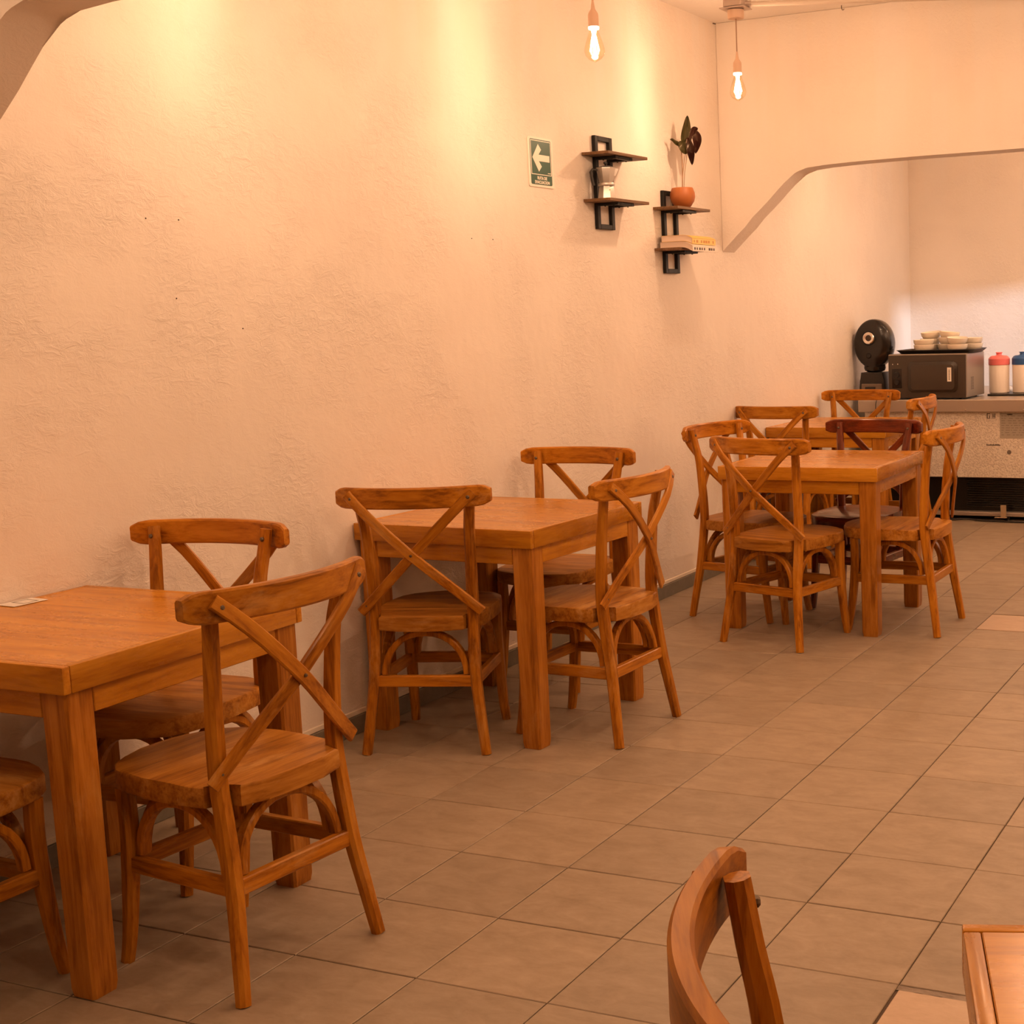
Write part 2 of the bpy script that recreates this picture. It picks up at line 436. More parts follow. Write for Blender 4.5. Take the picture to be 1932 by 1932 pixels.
# ---------------------------------------------------------------- cross-back chair
def catmull(pts, n=5):
    P = [Vector(p) for p in pts]; out = []
    for i in range(len(P)-1):
        a, b, c, d = P[max(i-1, 0)], P[i], P[i+1], P[min(i+2, len(P)-1)]
        for k in range(n):
            u = k/n
            out.append(.5*((2*b) + (c-a)*u + (2*a-5*b+4*c-d)*u*u + (3*b-a-3*c+d)*u**3))
    out.append(P[-1]); return out
def rail_y(x): return -.0485 + 1.1*x*x
def make_chair(name, label, W_, seatW, group):
    t = thing(name, label, 'chair', group=group)
    # seat: D-shaped plank notched round the back posts
    half = [(0, .004), (.08, .008), (.145, .022), (.1475, .082), (.190, .084), (.197, .12), (.197, .20), (.198, .27), (.195, .330), (.182, .382), (.152, .424), (.103, .451), (.05, .463), (0, .466)]
    pts = half + [(-x, y) for x, y in half[::-1][1:-1]]
    bm = NB(); prism(bm, pts, .417, .465, .007, seg=2)
    finish('seat', bm, seatW[0], t)
    for s in (-1, 1):
        # back leg running up into the back post
        P = catmull([(s*.205, -.004, 0), (s*.192, .010, .10), (s*.174, .032, .25), (s*.169, .052, .40), (s*.169, .060, .48), (s*.171, .056, .60), (s*.175, .044, .74), (s*.183, .030, .82), (s*.190, .020, .888)], 4)
        zs = [p.z for p in P]
        S = [(.031 + .005*min(z/.3, 1) if z < .5 else .036 - .002*(z-.5)/.4, .030 + .007*min(z/.3, 1) if z < .55 else .037 - .011*(z-.55)/.34) for z in zs]
        bm = NB(); sweep(bm, P, S, (1, 0, 0), .008); finish('leg', bm, W_[2], t)
        P = catmull([(s*.168, .416, 0), (s*.164, .402, .08), (s*.161, .386, .22), (s*.160, .379, .32), (s*.161, .381, .418)], 4)
        S = [(.029 + .008*min(p.z/.25, 1),)*2 for p in P]
        bm = NB(); sweep(bm, P, S, (1, 0, 0), .008); finish('leg', bm, W_[2], t)
    # curved top rail with rounded ends
    bm = NB(); rings = []; hw = .260
    xs = [-hw + 2*hw*k/28 for k in range(29)]
    for x in xs:
        e = max(0, abs(x) - .220)/.040
        hh = .0345*math.sqrt(max(0, 1 - .62*e*e)); zc = .868
        rings.append([(x, rail_y(x) + dy, zc + dz) for dy, dz in ((-.008, -hh), (.008, -hh), (.0120, -hh+.005), (.0120, hh-.005), (.008, hh), (-.008, hh), (-.0120, hh-.005), (-.0120, -hh+.005))])
    rv = [[bm.verts.new(p) for p in r] for r in rings]
    for a, b in zip(rv, rv[1:]):
        for j in range(8): bm.faces.new((a[j], a[(j+1) % 8], b[(j+1) % 8], b[j]))
    bm.faces.new(rv[0]); bm.faces.new(rv[-1])
    finish('top_rail', bm, W_[0], t)
    # crossed back slats, following the rail's curve above and the posts below
    K = ((0, -.0150), (.12, -.0380), (.28, -.0400), (.52, -.0290), (.80, .0120), (1, .0375))
    def slat_y(u):
        for (u0, y0), (u1, y1) in zip(K, K[1:]):
            if u <= u1:
                f = (u-u0)/(u1-u0); return y0 + (y1-y0)*f
    def slat_s(u): return (slat_y(max(0, u-.04)) + 2*slat_y(u) + slat_y(min(1, u+.04)))/4
    for s, off in ((-1, -.0070), (1, .0060)):
        P = []
        for k in range(13):
            u = k/12; x = s*(.210 - .416*u); z = .881 - .403*u
            P.append((x, slat_s(u) + 4*u*(1-u)*off, z))
        bm = NB(); sweep(bm, P, (.012, .033), (0, 1, 0), .003); q = Vector((-s*.416, 0, -.403)).normalized().rotation_difference(Vector((0, 0, 1)))
        bmesh.ops.rotate(bm, verts=bm.verts[:], matrix=q.to_matrix())     # grain runs down the slat
        sl = finish('cross_slat', bm, W_[2], t); sl.rotation_mode = 'QUATERNION'; sl.rotation_quaternion = q.inverted()
    # bolts: slat ends, crossing, post fronts
    def bolt(x, y, z, r=.006, d=-1):
        bm = NB(); lathe(bm, [(0, .004), (r*.6, .0035), (r, .001), (r, -.002)], 8)
        o = finish('bolt', bm, BOLTM, t); o.location = (x, y, z); o.rotation_euler = (-d*PI/2 if d > 0 else PI/2, 0, 0)
    for s in (-1, 1):
        bolt(s*.196, -.0275, .8665, .0065); bolt(s*.184, .0285, .5015, .0055); bolt(s*.188, .0385, .862, .0065, 1)
    bolt(0, -.0435, .679, .0045)
    # stretchers
    bm = NB(); sweep(bm, [(-.168, .033, .243), (.168, .033, .243)], (.022, .038), (0, 1, 0), .003); finish('stretcher', bm, W_[0], t)
    bm = NB(); sweep(bm, [(-.156, .384, .240), (.156, .384, .240)], (.022, .038), (0, 1, 0), .003); finish('stretcher', bm, W_[0], t)
    for s in (-1, 1):
        bm = NB(); sweep(bm, [(s*.171, .040, .243), (s*.161, .380, .240)], (.022, .038), (1, 0, 0), .003); finish('stretcher', bm, W_[1], t)
    # bentwood arches under the seat
    def archp(fn, n=16):
        out = []
        for k in range(n+1):
            a = PI*k/n; cx = math.cos(a); sz = math.sin(a)
            cx = math.copysign(abs(cx)**.92, cx)
            out.append(fn(cx, sz))
        return out
    A = [archp(lambda c, s_: (c*.1405, .046+.014*s_, .263+.139*s_)), archp(lambda c, s_: (c*.132, .368, .260+.142*s_)),
         archp(lambda c, s_: (.149, .214+c*.138, .263+.139*s_)), archp(lambda c, s_: (-.149, .214+c*.138, .263+.139*s_))]
    for k, P in enumerate(A):
        bm = NB(); sweep(bm, P, (.028, .021), (0, 1, 0) if k < 2 else (1, 0, 0), .004); finish('arch_brace', bm, W_[2], t)
    return t

# ---------------------------------------------------------------- tables
def make_table(label, loc, rz, sx=.75, sy=.75, group='square wooden tables'):
    t = thing('dining_table', label, 'table', loc, rz, group)
    hx, hy, zt, zb = sx/2, sy/2, .744, .684
    e = .020
    bm = NB(); box(bm, -hx+e+.0006, hx-e-.0006, -hy+e+.0006, hy-e-.0006, .722, zt-.0006, .0015); finish('tabletop', bm, TOPW[0], t)
    for s in (-1, 1):
        bm = NB(); box(bm, -hx, hx-0, s*hy - (e if s > 0 else 0), s*hy + (0 if s > 0 else e), zb, zt, .003, 2); finish('edge_board', bm, TOPW[0], t)
        bm = NB(); box(bm, s*hx - (e if s > 0 else 0), s*hx + (0 if s > 0 else e), -hy+e+.001, hy-e-.001, zb, zt, .003, 2); finish('edge_board', bm, TOPW[1], t)
    i = .011; L = .076; ax, ay = hx-i, hy-i
    for s in (-1, 1):
        bm = NB(); box(bm, -ax+L, ax-L, s*(ay-.014)-.011, s*(ay-.014)+.011, .626, zb, .002); finish('apron', bm, TOPW[0], t)
        bm = NB(); box(bm, s*(ax-.014)-.011, s*(ax-.014)+.011, -ay+L, ay-L, .626, zb, .002); finish('apron', bm, TOPW[1], t)
        for q in (-1, 1):
            x0, y0 = s*(ax-L/2), q*(ay-L/2)
            bm = NB(); sweep(bm, [(x0, y0, 0), (x0, y0, .02), (x0, y0, .35), (x0, y0, zb)], [(L-.010, L-.010), (L-.004, L-.004), (L-.002, L-.002), (L, L)], (1, 0, 0), .006)
            finish('leg', bm, WOODT, t)
    return t
WOODT = wood('table_leg_wood', 2, (.27, .096, .009), (.43, .170, .018), (.54, .24, .036), rough=.4, coat=.2, wear=.4)
make_table('wooden table at the near left with a white card on it by the wall', (.378, -1.318, 0), 0, .745, .745)
make_table('wooden table against the wall below the evacuation sign', (.392, .562, 0), math.radians(-2.6), .740, .735)
make_table('wooden table standing clear of the wall with the dark red chair behind it', (.946, 2.432, 0), math.radians(.4), .745, .745)
make_table('farthest wooden table, beyond the arch in front of the steel counter', (.372, 4.41, 0), 0, .735, .745)
make_table('corner of a wooden table cut off by the bottom right of the photo', (3.281, -2.521, 0), math.radians(18), .745, .745)

G = 'honey coloured cross-back chairs'
ch_a = make_chair('cross_back_chair', 'large worn chair seen from behind at the near left table', WOOD, WOODW, G)
ch_a.location = (1.080, -1.375, 0); ch_a.rotation_euler = (0, 0, math.radians(84.1))
R = math.radians
for x, y, a, lab in (
    (.300, -.757, 184, 'chair between the two nearest tables, its rail close to the wall, facing the camera'),
    (.372, -2.000, -2, 'chair cut off by the left edge of the photo, only its seat corner showing'),
    (.386, .038, 18.3, 'chair pushed in at the near side of the table below the evacuation sign, back turned'),
    (.981, .499, 87.7, 'chair on the aisle side of the table below the evacuation sign'),
    (.312, 1.290, 180.2, 'chair on the far side of the table below the evacuation sign, facing the camera'),
    (.882, 1.775, -14.3, 'chair at the near side of the table that stands clear of the wall, back turned'),
    (1.553, 2.350, 89.5, 'chair on the aisle side of the table that stands clear of the wall'),
    (.374, 2.466, -102, 'chair between the wall and the table that stands clear of it'),
    (.235, 3.592, -4.8, 'chair at the near side of the farthest table, back turned, below the arch foot'),
    (.288, 4.985, 180.5, 'chair beyond the farthest table, facing the camera in front of the coffee machine'),
    (.880, 4.345, 91.9, 'chair on the aisle side of the farthest table, below the microwave'),
    (2.740, -2.739, -60, 'chair in the near foreground cut off by the bottom of the photo'),
):
    dup(ch_a, (x, y, 0), R(a), lab)
ch_d = make_chair('cross_back_chair', 'dark red mahogany chair between the two far tables', DARKW, DARKW, 'mahogany cross-back chairs')
del ch_d['group']
ch_d.location = (1.022, 2.985, 0); ch_d.rotation_euler = (0, 0, R(174)); ch_d.scale = (.985, .985, .972)

# white card on the near table
bm = NB(); box(bm, -.034, .034, -.05, .05, 0, .0012, .0004); cd = tag(finish('table_card', bm, WHITE), 'white card lying on the near left table against the wall', 'card')
cd.location = (.042, -1.185, .7445); cd.rotation_euler = (0, 0, R(-4))
bm = NB()
for a, b, c, d in ((-.024, .024, .026, .030), (-.024, .024, -.016, -.012), (-.024, -.020, -.016, .030), (.020, .024, -.016, .030)): box(bm, a, b, c, d, .0012, .0015)
finish('printed_frame', bm, GREYPR, cd)

# ---------------------------------------------------------------- evacuation sign
sg = thing('evacuation_sign', 'green and white evacuation route sign with a left arrow', 'sign', (0, 1.610, 2.083))
F = lambda u, v, h: (h, u, v)              # u along the wall, v up, h off the wall
def rrect(w_, h_, r, n=4, cx=0, cy=0):
    out = []
    for qx, qy, a0 in ((1, -1, -PI/2), (1, 1, 0), (-1, 1, PI/2), (-1, -1, PI)):
        for k in range(n+1):
            a = a0 + PI/2*k/n; out.append((cx+qx*(w_/2-r)+r*math.cos(a), cy+qy*(h_/2-r)+r*math.sin(a)))
    return out
GREEN = simple('sign_green', (.018, .085, .055), .4)
SIGNW = simple('sign_white', (.84, .78, .68), .5)
bm = NB(); prism(bm, rrect(.204, .207, .010), .0005, .004, .0008, flip=F); finish('board', bm, SIGNW, sg)
bm = NB(); prism(bm, rrect(.172, .188, .008, cy=.001), .004, .0046, flip=F); finish('green_field', bm, GREEN, sg)
bm = NB()
ZT, ZB = .0905, -.049                       # arrow panel outline
for a, b, c, d in ((-.0825, .0825, ZT-.003, ZT), (-.0825, .0825, ZB-.003, ZB), (-.0825, -.0785, ZB, ZT), (.0785, .0825, ZB, ZT)):
    box(bm, .0046, .0052, a, b, c, d)
finish('white_border', bm, SIGNW, sg)
bm = NB(); zc = .0185
prism(bm, [(-.070, zc), (-.021, zc+.057), (.003, zc+.035), (-.019, zc+.0135), (.069, zc+.0135), (.069, zc-.0135), (-.019, zc-.0135), (.003, zc-.035), (-.021, zc-.057)], .0046, .0053, flip=F)
finish('arrow', bm, SIGNW, sg)
def text_mesh(name, body, size, mat, parent, off=.0):
    cu = bpy.data.curves.new(name, 'FONT'); cu.body = body; cu.size = size; cu.align_x = 'CENTER'; cu.align_y = 'CENTER'; cu.offset = off; cu.extrude = .0003
    cu.space_character = 1.05
    tmp = bpy.data.objects.new(name, cu); C.objects.link(tmp)
    dg = bpy.context.evaluated_depsgraph_get(); me = bpy.data.meshes.new_from_object(tmp.evaluated_get(dg))
    bpy.data.objects.remove(tmp); bpy.data.curves.remove(cu)
    me.materials.clear(); me.materials.append(mat)
    o = bpy.data.objects.new(name, me); C.objects.link(o); o.parent = parent
    return o
for body, z, wd in (('RUTA DE', -.0655, .078), ('EVACUACION', -.0830, .120)):
    o = text_mesh('lettering', body, .02, SIGNW, sg, .0007); o.location = (.0049, .003, z); o.rotation_euler = (PI/2, 0, PI/2)
    k = [max(v.co[i] for v in o.data.vertices) - min(v.co[i] for v in o.data.vertices) for i in (0, 1)]
    o.data.transform(Matrix.Diagonal((wd/k[0], .0135/k[1], 1, 1)))
bm = NB(); box(bm, .0046, .0050, .052, .076, -.0435, -.0405); finish('small_print', bm, SIGNW, sg)

# ---------------------------------------------------------------- wall shelves on black loop brackets
def shelf(label, y0, y1, zu, zl, fy0, fy1, fz0, fz1, dep=.137):
    ym = (y0+y1)/2
    t = thing('wall_shelf', label, 'shelf', (0, ym, zl), 0, 'two-board wall shelves')
    Y = lambda y: y-ym
    bm = NB(); b_ = .028
    box(bm, .001, .019, Y(fy0), Y(fy0)+b_, fz0-zl, fz1-zl, .002); box(bm, .001, .019, Y(fy1)-b_, Y(fy1), fz0-zl, fz1-zl, .002)
    box(bm, .001, .019, Y(fy0)+b_, Y(fy1)-b_, fz0-zl, fz0-zl+b_*.8, .002); box(bm, .001, .019, Y(fy0)+b_, Y(fy1)-b_, fz1-zl-b_*.8, fz1-zl, .002)
    finish('bracket_frame', bm, BLACK, t)
    for z in (zu, zl):
        zz = z-zl
        bm = NB(); box(bm, .0195, dep, Y(y0), Y(y1), zz, zz+.013, .0012)
        box(bm, .002, .0195, Y(y0), Y(fy0)-.001, zz, zz+.013); box(bm, .002, .0195, Y(fy1)+.001, Y(y1), zz, zz+.013)
        finish('board', bm, SHELFW, t)
        bm = NB()
        box(bm, .019, .122, Y(fy0), Y(fy0)+b_, zz-.013, zz, .002); box(bm, .019, .122, Y(fy1)-b_, Y(fy1), zz-.013, zz, .002)
        box(bm, .102, .122, Y(fy0)+b_, Y(fy1)-b_, zz-.013, zz, .002)
        ar = finish('support_arm', bm, BLACK, t)
        for yy in (fy0+.014, fy1-.014):
            for xx in (.05, .095):
                bm = NB(); lathe(bm, [(0, -.004), (.004, -.003), (.005, 0)], 8, (xx, Y(yy), zz-.013)); finish('screw', bm, BLACK, ar)
    return t
shelf('black bracket wall shelf with a moka pot, nearer the evacuation sign', 1.970, 2.356, 2.143, 1.938, 2.068, 2.232, 1.823, 2.240)
shelf('black bracket wall shelf with a potted plant and two books, nearer the corner', 2.665, 3.050, 1.938, 1.738, 2.753, 2.917, 1.630, 2.037)

# moka pot
mk = thing('moka_pot', 'silver octagonal moka pot with a black handle on the shelf by the sign', 'coffee pot', (.072, 2.060, 1.9512), R(20))
def octa(bm, prof, c=(0, 0, 0)): return lathe(bm, prof, 8, c)
bm = NB(); octa(bm, [(0, 0), (.043, 0), (.046, .004), (.037, .066), (.036, .068), (0, .068)]); finish('water_chamber', bm, ALU, mk, 20)
bm = NB(); lathe(bm, [(0, .068), (.039, .068), (.0405, .071), (.0405, .080), (.039, .083), (0, .083)], 24); finish('collar', bm, ALU, mk)
bm = NB(); octa(bm, [(0, .083), (.034, .083), (.050, .156), (.050, .158), (0, .158)]); finish('upper_chamber', bm, ALU, mk, 20)
bm = NB(); octa(bm, [(.051, .158), (.051, .161), (.020, .172), (0, .173)]); ld = finish('lid', bm, ALU, mk, 20)
bm = NB(); lathe(bm, [(.004, .172), (.005, .178), (.010, .184), (.009, .192), (0, .194)], 12); finish('knob', bm, BLACKP, ld)
bm = NB(); prism(bm, [(-.012, .120), (.012, .120), (.010, .158), (-.010, .158)], .044, .066, flip=lambda u, v, h: (h + (v-.158)*.55, u, v)); finish('spout', bm, ALU, mk)
bm = NB(); sweep(bm, [(-.046, 0, .150), (-.070, 0, .152), (-.079, 0, .140), (-.070, 0, .085), (-.066, 0, .070)], (.014, .013), (0, 1, 0), .003); hd = finish('handle', bm, BLACKP, mk)
bm = NB(); lathe(bm, [(0, 0), (.004, 0), (.004, .003), (0, .003)], 10); vv = finish('valve', bm, CHROME, mk); vv.location = (.0, -.040, .045); vv.rotation_euler = (PI/2, 0, 0)
mk.rotation_euler = (0, 0, R(52)); mk.scale = (.93, .93, .86)

# potted plant
pp = thing('potted_plant', 'small wilted plant with dark leaves in a round orange pot', 'plant', (.0845, 2.835, 1.9512))
bm = NB(); lathe(bm, [(0, 0), (.034, 0), (.043, .008), (.058, .030), (.0635, .052), (.062, .072), (.054, .094), (.051, .098), (.047, .096), (.052, .075), (.050, .070), (0, .070)], 32); finish('pot', bm, TERRA, pp)
bm = NB(); lathe(bm, [(0, .078), (.051, .076)], 24); finish('soil', bm, simple('dry_soil', (.10, .06, .035), .95), pp)
STEMM = simple('dry_stem', (.30, .17, .09), .6)
LEAFG = wood('olive_leaf', 2, (.035, .032, .010), (.075, .066, .022), (.13, .105, .045), coat=.1, wear=0)
LEAFP = wood('purple_brown_leaf', 2, (.020, .006, .005), (.045, .012, .010), (.085, .028, .020), coat=.1, wear=0)
# image-right at the plant runs along rv (away along the wall and out), up is z
rv = Vector((.86, .51, 0))
def PT(r, z, d=0): z = .08 + (z-.08)*1.27 if z > .08 else z; return rv*r*1.06 + Vector((-.51, .86, 0))*d + Vector((0, 0, z))
stems = [[PT(0, .07), PT(.003, .14), PT(.004, .19), PT(.002, .25), PT(.012, .262)], [PT(.002, .07), PT(.006, .15), PT(.018, .21), PT(.026, .245), PT(.024, .262)], [PT(.006, .07), PT(.014, .15), PT(.024, .20), PT(.030, .235)]]
for s_, r_ in zip(stems, (.0028, .0018, .0018)):
    bm = NB(); tube(bm, catmull(s_, 4), r_, 6); finish('stem', bm, STEMM, pp)
def leaf(spine, width, side, mat, fold=.3, label=None):
    width *= 1.32; bm = NB(); n = len(spine); rows = []
    sp = catmull(spine, 4); m = len(sp); side = Vector(side).normalized()
    for i, p in enumerate(sp):
        u = i/(m-1); wv = width*(math.sin(PI*min(1, .06+u*.94))**.75)*(1-.25*u)
        tng = (sp[min(i+1, m-1)]-sp[max(i-1, 0)]).normalized(); nn = tng.cross(side).normalized()
        rows.append([p + side*wv*q + nn*(fold*abs(q)*wv + .004*math.sin(7*u+3*q)) for q in (-1, -.5, 0, .5, 1)])
    top = [[bm.verts.new(q) for q in r] for r in rows]
    for a, b in zip(top, top[1:]):
        for j in range(4): bm.faces.new((a[j], a[j+1], b[j+1], b[j]))
    r = bmesh.ops.solidify(bm, geom=bm.faces[:], thickness=.0012)
    o = finish('leaf', bm, mat, pp, 60)
    if label: o['label'] = label
    return o
leaf([PT(.022, .248), PT(.024, .285), PT(.032, .33), PT(.036, .372)], .021, rv + Vector((0, 0, .1)), LEAFG, .35, 'upright olive leaf')
leaf([PT(.024, .258), PT(.052, .300), PT(.070, .318), PT(.084, .322)], .016, Vector((.3, .2, -1)), LEAFP, .4)
leaf([PT(.066, .318, .01), PT(.076, .295, .012), PT(.078, .262, .012), PT(.070, .225, .01)], .020, rv, LEAFP, .5, 'drooping purple leaf')
leaf([PT(.034, .285, -.01), PT(.042, .250, -.012), PT(.046, .215, -.012), PT(.050, .180, -.01)], .017, rv, LEAFP, .5)
leaf([PT(.030, .262), PT(.010, .258), PT(-.018, .268), PT(-.036, .280), PT(-.050, .281)], .010, Vector((0, .2, 1)), LEAFG, .4)
leaf([PT(.004, .275, -.008), PT(.008, .255, -.01), PT(.014, .235, -.01), PT(.020, .222, -.008)], .020, rv, LEAFG, .4)
leaf([PT(.030, .275, .01), PT(.038, .260, .012), PT(.046, .262, .014), PT(.052, .280, .012)], .024, Vector((.1, .1, 1)), LEAFP, .3)

# two paperbacks drooping over the shelf edge
PAGES = simple('book_pages', (.70, .56, .46), .8)
YEL = simple('yellow_cover', (.80, .52, .13), .45); PALEC = simple('pale_cover', (.80, .70, .60), .5)
def book(name, label, z0, th, y0, y1, x1, mats, rz=0):
    t = thing(name, label, 'book', (.0205, y0, z0), rz, 'paperbacks on the shelf')
    L = y1-y0
    def drop(x): return 0 if x < .128 else -5.5*(x-.128)**2 - .05*(x-.128)
    xs = [x1*k/14 for k in range(15)]
    def slab(a, b, ya, yb, xe=x1):
        bm = NB(); rings = []
        for x in xs:
            x = min(x, xe); d = drop(x + .010)
            rings.append([bm.verts.new(p) for p in ((x, ya, a+d), (x, yb, a+d), (x, yb, b+d), (x, ya, b+d))])
        for r0, r1 in zip(rings, rings[1:]):
            for j in range(4): bm.faces.new((r0[j], r0[(j+1) % 4], r1[(j+1) % 4], r1[j]))
        bm.faces.new(rings[0]); bm.faces.new(rings[-1]); return bm
    finish('pages', slab(.0012, th-.0012, .002, L-.002, x1-.0015), PAGES, t)
    bm = slab(0, .0010, 0, L)
    for b2 in (slab(th-.0010, th, 0, L),):
        me_ = bpy.data.meshes.new('t'); b2.to_mesh(me_); b2.free(); bm.from_mesh(me_); bpy.data.meshes.remove(me_)
    d = drop(x1+.010); box(bm, x1-.0012, x1, 0, L, d, th+d)
    cv = finish('cover', bm, mats[0], t)
    bm = NB()                                       # print on the spine
    k = 9; rr = random.Random(len(label))
    for q in range(k):
        if rr.random() < .25: continue
        ya = L*(.06 + .9*q/k); box(bm, x1, x1+.0004, ya, ya + L*rr.uniform(.03, .085), d+th*.28, d+th*.72)
    finish('spine_print', bm, mats[1], cv)
    return t, drop
book('book', 'pale paperback with a dark printed spine under the yellow one', 1.7512, .028, 2.690, 2.975, .178, (PALEC, simple('dark_print', (.07, .04, .03), .6)))
bk, dr = book('book', 'yellow paperback lying on top of the pale one on the shelf', 1.7812, .030, 2.705, 2.985, .170, (YEL, simple('orange_print', (.52, .24, .05), .6)), 0)
# dark oval picture on the yellow cover, flat on the level part near the spine
bm = NB(); lathe(bm, [(0, .0304), (.045, .0304), (.045, .0302)], 20, (.085, .15, 0), sx=.55, sy=1.3); finish('cover_picture', bm, simple('brown_print', (.36, .12, .05), .6), bk)

# ---------------------------------------------------------------- pendant lamps
def make_pendant(label, loc, ztop):
    t = thing('pendant_lamp', label, 'lamp', loc, 0, 'bare bulb pendants')
    # local origin at bulb centre; bulb 140 mm long
    bm = NB(); prof = [(.0130, .062), (.0140, .055), (.0200, .030), (.0265, .005), (.0315, -.022), (.0325, -.035), (.0290, -.053), (.0200, -.068), (.0080, -.0765), (.0035, -.080), (0, -.082)]
    lathe(bm, prof, 24); bg = finish('bulb_glass', bm, GLASS, t)
    bm = NB(); lathe(bm, [(.0185, .060), (.0205, .063), (.0205, .069), (.0185, .072), (0, .072)], 20); finish('bulb_collar', bm, emit('lit_collar', (1, .85, .6), 3) if 'lit_collar' not in bpy.data.materials else bpy.data.materials['lit_collar'], t)
    bm = NB()
    for k in range(6):
        a = 2*PI*k/6; c, s = math.cos(a), math.sin(a)
        tube(bm, [(c*.006, s*.006, .030), (c*.0155, s*.0155, -.032)], .0019, 5)
    finish('filament', bm, FILAM, bg)
    bm = NB(); lathe(bm, [(.009, .060), (.006, .035), (.004, .0), (.003, -.045), (.009, -.052), (.0105, -.060), (.007, -.067), (0, -.069)], 12); finish('glass_stem', bm, STEM, bg)
    bm = NB(); lathe(bm, [(0, .070), (.0195, .070), (.0200, .074), (.0195, .112), (.0175, .119), (.0085, .133), (.0060, .150), (.0038, .166), (0, .166)], 20); finish('socket', bm, PENDC, t)
    for o in (bg, *bg.children):
        o.data.transform(Matrix.Translation((0, 0, .066)) @ Matrix.Diagonal((1.18, 1.18, .84, 1)) @ Matrix.Translation((0, 0, -.066)))
    zc = ztop - loc[2]
    bm = NB(); tube(bm, [(0, 0, .164), (0, 0, zc-.038)], .0029, 8); finish('cord', bm, simple('pendant_cord', (.34, .21, .14), .6) if 'pendant_cord' not in bpy.data.materials else bpy.data.materials['pendant_cord'], t)
    bm = NB(); lathe(bm, [(0, zc-.040), (.036, zc-.040), (.0385, zc-.036), (.0385, zc-.001), (0, zc-.001)], 28); finish('ceiling_rose', bm, PENDC, t)
    li = bpy.data.lights.new('bulb_light', 'POINT'); li.energy = BULB_W; li.color = WARM; li.shadow_soft_size = .014
    lo = bpy.data.objects.new('bulb_light', li); C.objects.link(lo); lo.parent = t; lo.location = (0, 0, -.01)
    return t
ZROSE = 2.818
p0 = make_pendant('lit bulb pendant hanging from the pipe near the inner corner', (.508, 2.588, 2.464), ZROSE)
p1 = make_pendant('lit bulb pendant above the evacuation sign, cord cut by the photo top', (.575, 1.075, 2.424), ZROSE)
p2 = make_pendant('unseen bare bulb pendant among the lamps added for fill light', (.56, -.42, 2.46), H); p2['group'] = 'pendants out of the picture'
# unseen pendants: the wall row continued, the others added as fill light
def relight(q, w_):
    for ch in q.children:
        if ch.type == 'LIGHT':
            if w_ not in lamps: lamps[w_] = ch.data.copy(); lamps[w_].energy = w_
            ch.data = lamps[w_]
lamps = {}
for (x, y, w_) in ((.56, -2.3, BULB_W), (1.25, 4.95, BACK_W), (2.2, 4.6, BACK_W), (2.2, 5.9, BACK_W), (2.3, 2.30, AISLE_FILL_W), (2.3, .90, AISLE_FILL_W), (2.3, -.50, AISLE_FILL_W), (2.6, -2.3, AISLE_FILL_W), (3.9, 2.30, AISLE_FILL_W), (3.9, .30, AISLE_FILL_W), (3.9, -2.3, AISLE_FILL_W)):
    relight(dup(p2, (x, y, 2.46), 0, 'unseen bare bulb pendant among the lamps added for fill light', 'pendants out of the picture'), w_)

# conduit box and pipe on the ceiling
cb = thing('conduit_box', 'grey metal junction box with pipe across the ceiling', 'conduit', (.508, 2.588, 2.873))
GALV = simple('painted_conduit', (.66, .56, .46), .4, .2); GALVD = simple('junction_metal', (.50, .40, .34), .4, .4)
bm = NB(); box(bm, -.045, .045, -.045, .045, -.046, .086, .004); finish('box_body', bm, GALVD, cb)
bm = NB(); box(bm, -.062, .062, -.052, .052, -.053, -.047, .001); finish('cover_plate', bm, GALVD, cb)
bm = NB(); tube(bm, [(.030, .013, -.031), (2.02, .905, -.031)], .0125, 12); finish('pipe', bm, GALV, cb)
bm = NB()
for s in (-1, 1): lathe(bm, [(.018, -.012), (.018, .012), (.013, .014)], 10, (0, 0, 0))
bm.free()
bm = NB(); tube(bm, [(.034, .015, -.031), (.066, .030, -.031)], .0155, 10); finish('connector', bm, GALVD, cb)
dup(cb, (.575, 1.075, 2.873), 0, 'junction box and pipe above the photo top, over the lamp by the sign')
bm = NB(); tube(bm, catmull([(0, 0, 0), (0, 0, -.014), (.006, 0, -.024), (.014, 0, -.020)], 3), .0022, 6)
tag(finish('ceiling_hook', bm, BOLTM), 'tiny metal hook in the ceiling in front of the arch wall', 'hook').location = (.735, 3.44, 2.96)
bm = NB(); tube(bm, [(0, 0, 0), (.018, -.004, -.006)], .003, 6)
tag(finish('wall_nail', bm, BOLTM), 'small nail in the wall corner just under the ceiling', 'nail').location = (0, 3.47, 2.955)

# ---------------------------------------------------------------- steel counter (fridge seen from its back) and what stands on it
CY = 5.487
ct = thing('steel_counter', 'mottled steel fridge counter with a black vent below', 'counter', (.10, CY, 0))
W2 = 1.95
bm = NB(); box(bm, .03, W2, .03, 1.50, .285, .722, .002); finish('body', bm, STEELP, ct)
bm = NB(); box(bm, 0, W2+.03, -.02, 1.53, .722, .803, .004); tp = finish('worktop', bm, STEEL, ct)
for x in (.35, .74, 1.12):
    bm = NB(); lathe(bm, [(.005, 0), (.004, .002), (0, .003)], 8, axis='y'); o = finish('rivet', bm, CHROME, tp); o.location = (x, -.020, .735)
bm = NB(); box(bm, .03, W2, .09, 1.45, .055, .2845); finish('machine_bay', bm, GLOSSB, ct)
for k in range(12):
    bm = NB(); box(bm, .72, 1.30, .075, .083, .085+k*.0155, .089+k*.0155); finish('vent_slat', bm, BLACKP, ct)
bm = NB(); box(bm, .03, W2, .02, 1.48, .030, .055, .002); finish('bottom_rail', bm, STEEL, ct)
